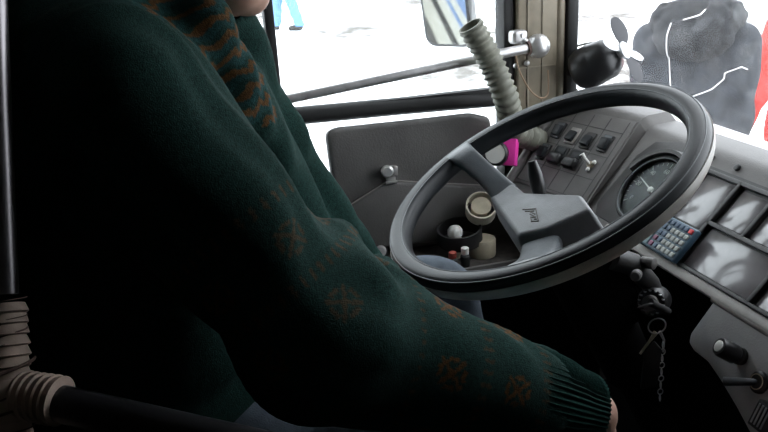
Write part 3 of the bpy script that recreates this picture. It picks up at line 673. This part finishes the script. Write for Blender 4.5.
# ---- small fan on the windscreen ledge
fa = unit(A(.738, .49, .436)); HB = A(*(-0.4618, 0.425, 0.8975))
fan = thing('desk_fan', 'small black dashboard fan with grey blades, two coloured paler as if lit, on the windscreen ledge', 'fan', HB-A(0, 0, .12))
b = MB(); b.lathe([(.028, -.118), (.040, -.112), (.046, -.100), (.047, -.070), (.045, -.066), (.045, -.060), (.043, -.035), (.034, -.020), (.016, -.012), (.010, -.010)], HB, fa, 32); b.build('motor_housing', 'black', fan)
b = MB(); b.lathe([(.009, -.012), (.014, -.004), (.019, .0), (.019, .006), (.012, .012), (.004, .014)], HB, fa, 24); b.build('fan_hub', 'fan_light', fan)
upv = unit(A(0, 0, 1)-fa*fa[2]); sv = np.cross(fa, upv)
for k, (an, mm) in enumerate(((R(-22), 'fan_grey'), (R(66), 'fan_light'), (R(200), 'fan_grey'), (R(248), 'fan_light'))):  # two blades coloured pale as lit from above, two dark as backlit
    rd = math.cos(an)*upv+math.sin(an)*sv; td = np.cross(fa, rd); b = MB(); rings = []
    for r, w in ((.012, .008), (.022, .016), (.036, .0225), (.050, .0235), (.062, .018), (.069, .006)):
        tw_ = -R(5-3*r/.066); wd = td*math.cos(tw_)+fa*math.sin(tw_); nn = np.cross(rd, wd)
        w = w*(.45 if mm == 'fan_light' else 1.35); q_ = r*1.12
        rings.append([HB+fa*.002+rd*q_+wd*w*math.cos(q)+nn*.0012*math.sin(q) for q in np.linspace(0, 2*PI, 16, endpoint=False)])
    b.loft(rings); b.build('fan_blade', mm, fan)
mc = HB-fa*.075
b = MB(); b.tube([mc-A(0, 0, .03), mc-A(-.004, -.01, .075), A(mc[0]+.01, mc[1]+.02, .775)], [.010, .008, .008], 10); b.lathe([(.010, -.012), (.010, .012)], mc-A(-.01, .0, .055), A(.8, -.5, 0), 12); b.lathe([(.03, 0), (.03, .006), (.012, .010)], (mc[0]+.01, mc[1]+.022, .770), A(0, 0, 1), 20); b.build('fan_bracket', 'black', fan)
wire('fan_cable', 'grey cable looping left from the fan motor down to the ledge', [HB-fa*.055+A(.01, -.01, .043), (-0.5543, 0.4, 0.9065), (-0.602, 0.39, 0.8932), (-0.643, 0.385, 0.8684), (-0.6464, 0.38, 0.8312), (-0.6304, 0.385, 0.8049), (-0.5876, 0.39, 0.7974)], 'wire_grey', .0026, 'cable')

# ================================================================== taped rail behind the driver
p0 = A(*(0.221, -0.6504, 1.122)); p1 = A(*(0.3451, -0.6751, 0.8592)); pd = unit(p1-p0); p2 = p1+pd*.60
J = A(*(0.3775, -0.6771, 0.8178)); jh = float((J-p1)@pd); J = p1+pd*jh
st = thing('handrail', 'chrome rail post bound with dirty beige tape at its joint behind the driver', 'rail', p2)
b = MB(); b.tube([p0-pd*.25, p1-pd*.03], .0138, 20); b.build('rail_post', 'chrome', st)
q1 = A(*(0.4596, -0.5226, 0.7899)); cd = unit(q1-J)
b = MB(); b.tube([J, J+cd*.75], .0155, 20); b.build('cross_bar', 'rail', st)
b = MB(); b.tube([p1-pd*.02, p2], .0138, 16); b.build('rail_post', 'rail', st)
b = MB()
def wrap(a, c, r0, n, seed):
    r_ = np.random.default_rng(seed); d = unit(c-a); L = np.linalg.norm(c-a); pr = [(r0-.004, 0.)]
    for k in range(n): pr += [(r0+.0010*r_.random(), L*(k+.02)/n), (r0+.0022+.0012*r_.random(), L*(k+.80+.15*r_.random())/n)]
    return pr+[(r0-.004, L)], d
T0 = p1-pd*.022
pr, d = wrap(T0, J, .0175, 8, 1); b.lathe(pr, T0, d+A(.04, .03, 0), 26)
pr, d = wrap(J+pd*.012, J+pd*.10, .019, 7, 2); b.lathe(pr, J+pd*.012, d-A(.06, .05, 0), 26)
pr, d = wrap(J+cd*.012, J+cd*.054, .0185, 6, 3); b.lathe(pr, J+cd*.012, d+A(0, 0, .06), 26)
b.lathe([(.0245*math.sin(t), -.0265*math.cos(t)) for t in np.linspace(.02, PI-.02, 16)], J, pd, 24)
tp = b.build('tape_wrap', 'tape', st, ang=50)
b = MB(); e1 = unit((C0-J)-pd*((C0-J)@pd)); e2 = np.cross(pd, e1)
def scuff(h0, h1, a0, a1, r=.0212, w=.0009):
    b.tube([J+pd*(h0+(h1-h0)*t)+(r+.0012*math.sin(7*t))*(e1*math.cos(R(a0+(a1-a0)*t))+e2*math.sin(R(a0+(a1-a0)*t))) for t in np.linspace(0, 1, 12)], w, 6)
scuff(-.078, -.072, -80, 80, .0196, .0005); scuff(-.063, -.055, -80, 80, .0198, .0005); scuff(-.052, -.043, -70, 40, .0203, .0007); scuff(-.040, -.030, -10, 80, .0206, .0006); scuff(-.026, -.012, -70, 30, .0252, .0014); scuff(-.008, .006, -75, 10, .0262, .0008); scuff(.010, .022, -60, 50, .0258, .0011); scuff(.030, .036, -80, 60, .0222, .0007)
b.build('tape_edge', 'stain', tp)

# ================================================================== driver's seat
seat = thing('driver_seat', 'dark cloth driver seat with thin grey stripes under the driver', 'seat', (0, -.60, 0))
b = MB(); b.box((0, -.52, .385), (.50, .50, .13), bevel=.045, seg=4); sc = b.build('seat_cushion', 'seat', seat)
b = MB()
for k in range(9): b.box((-.19+k*.0475, -.52, .452), (.006, .44, .004))
for k in range(8): b.box((.252, -.70+k*.05, .385), (.004, .006, .09))
b.build('seat_stripes', 'stripe', sc)
ba = R(10); bx = [A(1, 0, 0), A(0, math.cos(ba), math.sin(ba)), A(0, -math.sin(ba), math.cos(ba))]
b = MB(); b.box((0, -.80, .70), (.46, .11, .58), bx, bevel=.045, seg=4); b.build('seat_back', 'seat', seat)
b = MB(); b.box((0, -.52, .16), (.34, .36, .31), bevel=.02); b.build('seat_pedestal', 'black', seat)

# ================================================================== people
def hand(s, w, d, up, side, L=.185, curl=25, k=.008):
    """palm and five fingers; d forward, up = back of the hand, side = thumb side"""
    d = unit(d); up = unit(up-d*(up@d)); side = unit(side-d*(side@d)-up*(side@up)); pl = L*.50
    s.cone(w, w+d*pl*.9+side*.018, .026, .021, .015, (up, .55)); s.cone(w, w+d*pl*.9-side*.020, .026, .019, .015, (up, .55))
    for off, ln, r in ((.030, .43, .0085), (.010, .48, .0088), (-.011, .45, .0084), (-.030, .35, .0074)):
        a = w+d*pl*.92+side*off; p = a; ang = R(curl*.5)
        for q, f in enumerate((.46, .30, .24)):
            v = d*math.cos(ang)-up*math.sin(ang); n_ = p+v*L*ln*f; s.cone(p, n_, r*(1-.1*q), r*(.92-.1*q), k*.6); p = n_; ang += R(curl)
    a = w+d*pl*.25+side*.022; b_ = a+unit(d*.65+side*.7-up*.25)*L*.24; s.cone(a, b_, .014, .0105, .012); s.cone(b_, b_+unit(d*.9+side*.25-up*.35)*L*.19, .0100, .0085, k*.6)

def head(s, c, f, up=A(0, 0, 1), k=.02):
    f = unit(f); r = unit(np.cross(f, up)); u = np.cross(r, f); ax = [r, f, u]; w = lambda x, y, z: A(*c)+r*x+f*y+u*z
    s.ell(w(0, -.012, .025), (.076, .096, .092), .02, ax); s.ell(w(0, .015, -.035), (.062, .078, .085), .03, ax)
    s.cone(w(-.03, .045, -.088), w(.03, .045, -.088), .022, .022, .03); s.cone(w(0, .068, -.092), w(0, .064, -.088), .020, .018, .02)
    s.cone(w(0, .088, .012), w(0, .112, -.022), .009, .013, .012); s.cone(w(-.017, .090, -.056), w(.017, .090, -.056), .008, .008, .012)
    s.cone(w(-.05, .078, .030), w(.05, .078, .030), .010, .010, .015)
    for q in (-1, 1): s.ell(w(q*.077, -.008, -.005), (.012, .022, .034), .008, ax); s.ell(w(q*.031, .080, .010), (.013, .012, .012), .006, ax)
    return w
def face_colors(w0, f, base, up=A(0, 0, 1)):
    f = unit(f); r = unit(np.cross(f, up)); u = np.cross(r, f)
    def col(P):
        c = np.tile(A(*base), (len(P), 1)); x = (P-A(*w0))@r; y = (P-A(*w0))@f; z = (P-A(*w0))@u
        e = (np.abs(np.abs(x)-.031) < .013) & (np.abs(z-.010) < .006) & (y > .075); c[e] = (.7, .68, .64)
        e = (np.abs(np.abs(x)-.031) < .0055) & (np.abs(z-.010) < .0055) & (y > .075); c[e] = (.03, .02, .015)
        e = (np.abs(np.abs(x)-.031) < .02) & (np.abs(z-.032) < .005) & (y > .06); c[e] = (.06, .04, .03)
        e = (np.abs(x) < .024) & (np.abs(z+.056) < .009) & (y > .085); c[e] = A(*base)*A(.75, .5, .5)
        return c
    return col
M['skin_face'] = mat('skin_with_features', (.62, .37, .28), .5, attr='pattern', var=.06, vscale=40)
SK = (.62, .37, .28)

# ---- the driver
HIP = {1: A(.10, -.60, .53), -1: A(-.10, -.60, .53)}; KNEE = {1: A(.225, -.135, .572), -1: A(-.15, -.125, .558)}; ANK = {1: A(.22, -.14, .12), -1: A(-.16, .04, .12)}
SHO = {1: A(.19, -.55, 1.005), -1: A(-.19, -.53, 1.0)}; ELB = {1: A(.295, -.395, .765), -1: A(-.24, -.50, .77)}; WRI = {1: A(.312, -.085, .612), -1: A(-.15, -.315, .66)}
HC = A(-.01, -.408, 1.205); HF = unit(A(-.05, .8, -.45)); HU = unit(A(0, .45, .8))
s = SDF()
s.ell((0, -.58, .62), (.165, .13, .18), .05).ell((0, -.56, .90), (.17, .115, .17), .08).cone(SHO[-1]+A(.04, 0, 0), SHO[1]-A(.04, 0, 0), .055, .055, .05)
s.cone((0, -.57, 1.03), HC-A(0, .045, .08), .056, .052, .04)
for q in (-1, 1):
    s.cone(SHO[q], ELB[q], .052, .042, .03).cone(ELB[q], WRI[q], .041, .029, .02).cone(HIP[q], KNEE[q], .082, .058, .04).cone(KNEE[q], ANK[q], .056, .036, .03).cone(ANK[q]-A(0, .02, .05), ANK[q]+A(0, .14, -.07), .036, .03, .03)
hw_ = head(s, HC, HF, HU)
d = unit(A(-.07, .10, -.15)); hand(s, WRI[1]+d*.012, d, A(.45, .5, .75), A(-1, 0, .2), curl=20)
d = unit(A(.35, .6, -.25)); hand(s, WRI[-1]+d*.01, d, A(-.2, .3, .9), A(1, 0, 0), L=.165, curl=24)
V, F = s.mesh(.0062, (-.42, -.82, -.0), (.45, .26, 1.36))
drv = sdf_object('person', V, F, 'skin_face', None, 1, color=face_colors(HC, HF, SK, HU))
tag(drv, 'driver in a dark green patterned sweater sitting at the steering wheel', 'person')

s = SDF()
s.ell((0, -.57, .66), (.205, .20, .20), .06).ell((0, -.56, .90), (.215, .150, .19), .09).cone((-.15, -.565, 1.03), (.15, -.565, 1.03), .078, .078, .06).ell((0, -.625, .98), (.19, .10, .16), .06)
s.cone((0, -.57, 1.05), (0, -.485, 1.150), .085, .070, .04).cone((.035, -.44, .98), (.06, -.36, .72), .050, .06, .05)
for q in (-1, 1):
    s.cone(SHO[q], ELB[q], .086 if q > 0 else .080, .074, .045)
fe = unit(WRI[1]-ELB[1]); s.cone(ELB[1], ELB[1]+fe*.25, .080, .061, .03); fl_ = unit(WRI[-1]-ELB[-1]); s.cone(ELB[-1], ELB[-1]+fl_*.18, .072, .05, .03)
# bunched folds on the inside of the elbow and down the front
ie = ELB[1]+A(-.02, .055, .045)
s.cone(ie+A(-.06, -.02, .03), ie+A(.02, .0, .005), .030, .022, .03).cone(ie+A(-.06, .03, -.02), ie+A(.02, .05, -.04), .024, .018, .025)
s.cone((.075, -.46, 1.08), (.085, -.40, .90), .030, .022, .03).cone((-.03, -.430, 1.08), (-.03, -.372, .90), .036, .030, .03).cone((-.03, -.372, .90), (-.02, -.276, .70), .030, .036, .03)
s.hole((0, -.54, 1.02), HC-A(0, .02, .06), .060); s.cut((0, 0, .50), (0, 0, -1))
def folds(P):
    t = (P-ELB[1])@fe
    return .0034*np.sin(30*t+5*np.sin(11*P[:, 2]+13*P[:, 0]+3))*np.sin(16*P[:, 1]+9*P[:, 2])+.0022*np.sin(38*t+9*np.sin(14*P[:, 2]+20*P[:, 0]))+.002*np.sin(60*P[:, 2]+25*P[:, 0]+18*P[:, 1])*np.sin(21*P[:, 0]+2)
V, F = s.mesh(.0062, (-.42, -.82, .46), (.45, .02, 1.20), folds)
fx = unit(np.cross(fe, A(0, 0, 1))); fz = np.cross(fx, fe); ua = unit(ELB[1]-SHO[1]); ux = unit(np.cross(ua, A(0, 1, 0))); uz = np.cross(ux, ua)
GREEN, ORANGE, TEAL = A(.0115, .036, .030), A(.085, .036, .009), A(.012, .042, .042)
def knit(P):
    c = np.tile(GREEN, (len(P), 1))
    def paint(mask, col, amt=1.): c[mask] = c[mask]*(1-amt)+col*amt
    # banded yoke over the shoulders and upper chest
    tri = lambda x: np.abs((x % 1)*2-1)
    yk = (P[:, 2] > .955) & (P[:, 0] > .068) & (P[:, 0] < .165) & (P[:, 1] > -.535) & (P[:, 1] < -.39)
    hgt = (P[:, 2]*.9-P[:, 1]*.35+.0075*tri(P[:, 0]/.016))/.0205
    paint(yk & (hgt % 1 < .36), ORANGE*1.25, .8); paint(yk & (hgt % 1 > .62), TEAL*1.25, .8)
    # bands of upright flecks and crossed stitch motifs down the sleeves
    for o, ax, sx, sz, r0 in ((ELB[1], fe, fx, fz, 'f'), (SHO[1], ua, ux, uz, 'u')):
        Q = P-o; t = Q@ax; ph = np.arctan2(Q@sx, Q@sz)*.065; rad = np.sqrt((Q@sx)**2+(Q@sz)**2)
        L = .25 if r0 == 'f' else .30; on = (t > (.08 if r0 == 'f' else .14)) & (t < L) & (rad < .125) & ((P[:, 0] > .17))
        per = .080; row = np.floor(t/per); u = (t % per)-per/2; v = ((ph+.047) % .080)-.040
        x = (np.abs(np.abs(u)-np.abs(v)) < .0030) & (np.abs(u) < .0135) & (np.abs(v) < .0135)
        x |= (np.abs(np.abs(u)-.0135) < .0022) & (np.abs(v) < .006); x |= (np.abs(np.abs(v)-.0135) < .0022) & (np.abs(u) < .006)
        paint(on & x, ORANGE*1.3, .85 if r0 == 'f' else .42)
        fl = (np.abs(np.abs(u)-per/2) < .006) & (np.sin(ph*520) > .55); paint(on & fl, ORANGE*1.2, .45)
    return c
sw = sdf_object('sweater', V, F, 'sweater', drv, 1, subdiv=True, color=knit)
# ribbed cuffs
for q, e_, wq, t0, t1 in ((1, ELB[1], WRI[1], .235, None), (-1, ELB[-1], WRI[-1], .10, None)):
    ax = unit(wq-e_); L = np.linalg.norm(wq-e_)-.006; x = unit(np.cross(ax, A(0, 0, 1))); y = np.cross(x, ax); b = MB(); rings = []
    for t, r in ((t0-.03, .050), (t0, .058), (t0+.03, .0575), (t0+.06, .053), (L-.025, .047), (L-.012, .046), (L-.003, .044), (L, .039), (L-.004, .033)):
        if q < 0: r *= .86
        rings.append([e_+ax*t+(r+.0016*(1 if k % 2 else -1)*(1 if t < L-.001 else .3))*(math.cos(a)*x+math.sin(a)*y) for k, a in enumerate(np.linspace(0, 2*PI, 108, endpoint=False))])
    b.loft(rings, caps=False); b.build('cuff', 'cuff', drv, ang=75)
s = SDF(); s.ell((0, -.60, .54), (.19, .17, .10), .05)
for q in (-1, 1): s.cone(HIP[q], KNEE[q], .098, .074, .04).cone(KNEE[q], ANK[q]+A(0, 0, .0), .072, .056, .03)
s.cut((0, 0, .12), (0, 0, -1))
V, F = s.mesh(.010, (-.36, -.82, .06), (.40, .16, .72), lambda P: .003*np.sin(50*P[:, 1]+30*P[:, 2])*np.sin(25*P[:, 0]))
sdf_object('trousers', V, F, 'denim', drv, 2)
for q in (-1, 1):
    s = SDF(); a = ANK[q]; s.cone(a+A(0, -.02, -.06), a+A(0, .05, -.065), .048, .044, .03).cone(a+A(0, .05, -.07), a+A(0, .17, -.08), .044, .036, .03).cone(a+A(0, -.01, .0), a+A(0, -.02, -.06), .047, .048, .02); s.cut((0, 0, .005), (0, 0, -1))
    V, F = s.mesh(.010, a+A(-.08, -.12, -.13), a+A(.08, .24, .08)); sdf_object('shoe', V, F, 'shoe', drv, 1)
def hair(parent, c, f, up, m='hair', extra=.008):
    f = unit(f); r = unit(np.cross(f, up)); u = np.cross(r, f); s = SDF(); w = lambda x, y, z: A(*c)+r*x+f*y+u*z
    s.ell(w(0, -.018, .030), (.082+extra, .100+extra, .096+extra), .02, [r, f, u]); s.cut(w(0, .045, .045), unit(f*.75-u*.65)); s.cut(w(0, -.06, -.055), -u)
    V, F = s.mesh(.010, A(*c)-.17, A(*c)+.17, lambda P: .003*np.sin(90*P[:, 0])*np.sin(70*P[:, 1]+40*P[:, 2])); return sdf_object('hair', V, F, m, parent, 1)
hair(drv, HC, HF, HU)

# ---- people standing outside
def stander(label, base, heading, H, coat, legs, group=None, bulk=1., hood=None, arm=.12, coat_hem=.48, step=0., hairm='hair'):
    k = H/1.75; f = A(-math.sin(R(heading)), math.cos(R(heading)), 0); r = A(f[1], -f[0], 0); B = A(*base); W = lambda x, y, z: B+r*x*k+f*y*k+A(0, 0, z*k)
    s = SDF(); s.ell(W(0, 0, 1.20), A(.15, .11, .22)*k, .05, [r, f, A(0, 0, 1)]).ell(W(0, 0, .95), A(.15, .12, .12)*k, .05, [r, f, A(0, 0, 1)]).cone(W(-.15, 0, 1.40), W(.15, 0, 1.40), .055*k, .055*k, .04).cone(W(0, -.01, 1.42), W(0, .015, 1.54), .055*k, .052*k, .03)
    hc = W(0, .02, 1.635); head(s, hc, f)
    legj = {}; armj = {}
    for q in (-1, 1):
        legj[q] = (W(q*.09, 0, .92), W(q*.10, .02+q*step*.5, .49), W(q*.11, q*step-.01, .09)); armj[q] = (W(q*.185, 0, 1.40), W(q*(.20+arm), -.02, 1.11), W(q*(.20+arm*.9), .10, .87))
        a = legj[q]; s.cone(a[0], a[1], .078*k, .055*k, .04).cone(a[1], a[2], .053*k, .038*k, .03).cone(a[2]-A(0, 0, .045), a[2]+f*.14-A(0, 0, .06), .036, .028, .02)
        a = armj[q]; s.cone(a[0], a[1], .048*k, .040*k, .03).cone(a[1], a[2], .038*k, .028*k, .02); hand(s, a[2], unit(A(0, 0, -1)+f*.25), r*q, f, curl=14)
    ext = A(.42, .42, 0); V, F = s.mesh(.009, B-ext*k-A(0, 0, .02), B+ext*k+A(0, 0, 1.80*k))
    o = sdf_object('person', V, F, 'skin_face', None, 1, color=face_colors(hc, f, SK)); tag(o, label, 'person', group)
    s = SDF(); ax = [r, f, A(0, 0, 1)]; g = bulk
    s.ell(W(0, 0, 1.20), A(.205*g, .155*g, .27)*k, .05, ax).ell(W(0, 0, .92), A(.215*g, .17*g, .25)*k, .10, ax).cone(W(-.15, 0, 1.40), W(.15, 0, 1.40), .085*k*g, .085*k*g, .06).cone(W(0, 0, 1.42), W(0, .01, 1.52), .085*k, .075*k, .04)
    for q in (-1, 1): a = armj[q]; s.cone(a[0], a[1], .085*k*g, .072*k*g, .05).cone(a[1], a[2]-(a[2]-a[1])*.1, .070*k*g, .052*k*g, .03)
    s.hole(W(0, 0, 1.38), W(0, .03, 1.7), .062*k); s.cut(W(0, 0, coat_hem), (0, 0, -1))
    V, F = s.mesh(.010, B-ext*k*1.15+A(0, 0, (coat_hem-.05)*k), B+ext*k*1.15+A(0, 0, 1.62*k), lambda P: .005*np.sin(28*P[:, 2]+9*P[:, 0])*np.sin(17*P[:, 0]+11*P[:, 1]))
    sdf_object('coat', V, F, coat, o, 2)
    s = SDF(); s.ell(W(0, 0, .93), A(.175, .14, .12)*k, .05, ax)
    for q in (-1, 1): a = legj[q]; s.cone(a[0], a[1], .098*k, .078*k, .03).cone(a[1], a[2]-A(0, 0, .02), .076*k, .068*k, .03)
    s.cut(W(0, 0, .055), (0, 0, -1)); V, F = s.mesh(.010, B-ext*k, B+ext*k+A(0, 0, 1.10*k), lambda P: .004*np.sin(45*P[:, 2]+9*P[:, 0])); sdf_object('trousers', V, F, legs, o, 2)
    for q in (-1, 1):
        a = legj[q][2]; s = SDF(); s.cone(a-A(0, 0, .045), a+f*.13*k-A(0, 0, .055), .048, .038, .03); s.cut(W(0, 0, .0), (0, 0, -1)); V, F = s.mesh(.010, a-.22, a+.22); sdf_object('shoe', V, F, 'shoe', o, 1)
    hair(o, hc, f, A(0, 0, 1), hairm)
    return o, W, r, f
gz = lambda x: -.65+max(0, -x-3)*.072
o, W, r, f = stander('person in a dark grey hooded jacket with white piping outside the windscreen', (-1.745, 1.575, -.65), 48, 1.65, 'jacket', 'darkcloth', bulk=.95, arm=-.01)
s = SDF()
for k in range(12):
    t = R(k*30); z_ = 1.50-.035*math.sin(t); s.cone(W(.125*math.cos(t), -.02+.095*math.sin(t), z_), W(.125*math.cos(t+.5), -.02+.095*math.sin(t+.5), z_), .058, .058, .03)
s.ell(W(0, -.13, 1.45), (.15, .09, .10), .04, [r, f, A(0, 0, 1)]); s.hole(W(0, .01, 1.3), W(0, .02, 1.75), .078)
V, F = s.mesh(.010, W(0, 0, 1.45)-.30, W(0, 0, 1.45)+.30, lambda P: .009*np.sin(75*P[:, 0]+8*P[:, 2])*np.sin(80*P[:, 1])*np.sin(70*P[:, 2])); sdf_object('hood', V, F, 'fur', o, 1)
# white piping sewn on the back of the jacket: each line is laid onto the cloth from behind
from mathutils.bvhtree import BVHTree
surf = [BVHTree.FromPolygons([c.matrix_world @ q.co for q in c.data.vertices], [list(p.vertices) for p in c.data.polygons]) for c in o.children if c.name.split('.')[0] in ('coat', 'hood')]
def sew(pts, rad=.0022):
    P = []
    for x, z in pts:
        q = W(x, -.6, z); best = None
        for t in surf:
            h = t.ray_cast(Vector(q), Vector(f))
            if h[0] and (best is None or h[3] < best[1]): best = (h[0], h[3])
        if best: P.append(A(*best[0])-f*.003)
    if len(P) > 1: b = MB(); b.tube(spline(P, 3), rad, 6); b.build('piping', 'piping', o)
def seg(*p): return [tuple(A(*a)*(1-t)+A(*c)*t) for a, c in zip(p[:-1], p[1:]) for t in np.linspace(0, 1, 7, endpoint=False)]+[p[-1]]
sew(seg((-0.0831, 1.511), (-0.0952, 1.458), (-0.0938, 1.376), (-0.0707, 1.208)))
sew(seg((-0.0375, 1.523), (0.0257, 1.542), (0.043, 1.562)))
sew(seg((0.021, 1.203), (0.0887, 1.23), (0.1312, 1.269), (0.1329, 1.294), (0.194, 1.319), (0.2172, 1.308)))
g1 = stander('person in a red coat at the right edge, outside the windscreen', (-1.80, 2.27, -.65), 75, 1.66, 'red', 'darkcloth', bulk=1.0)
g2 = stander('person in light blue jeans standing far off in the snow beyond the side window', (-10.75, 1.32, gz(-10.75)), 170, 1.78, 'jacket', 'jeans', step=.17)

# ================================================================== camera, light
cam = bpy.data.cameras.new('camera'); co = bpy.data.objects.new('camera', cam); COL.objects.link(co)
cam.sensor_fit = 'HORIZONTAL'; cam.sensor_width = 36; cam.lens = 36*780/768; cam.clip_start = .02
yw, pt, rl = R(75.07), R(19.8), R(-3.4)
fw = A(-math.sin(yw)*math.cos(pt), math.cos(yw)*math.cos(pt), -math.sin(pt)); rt = A(math.cos(yw), math.sin(yw), 0); up = np.cross(rt, fw)
r2 = rt*math.cos(rl)+up*math.sin(rl); u2 = -rt*math.sin(rl)+up*math.cos(rl)
mt = Matrix(((r2[0], u2[0], -fw[0], C0[0]), (r2[1], u2[1], -fw[1], C0[1]), (r2[2], u2[2], -fw[2], C0[2]), (0, 0, 0, 1)))
co.matrix_world = mt; SC.camera = co

w = bpy.data.worlds.new('overcast_sky'); SC.world = w; w.use_nodes = True
bg = w.node_tree.nodes['Background']; bg.inputs['Color'].default_value = (.90, .95, 1.0, 1); bg.inputs['Strength'].default_value = 5.7
SC.view_settings.view_transform = 'Standard'; SC.view_settings.look = 'None'; SC.view_settings.exposure = 0; SC.view_settings.gamma = 1
SC.cycles.max_bounces = 10; SC.cycles.diffuse_bounces = 5; SC.cycles.transparent_max_bounces = 16
SC.cycles.use_adaptive_sampling = False; SC.cycles.use_denoising = True; SC.cycles.denoising_input_passes = 'RGB_ALBEDO_NORMAL'
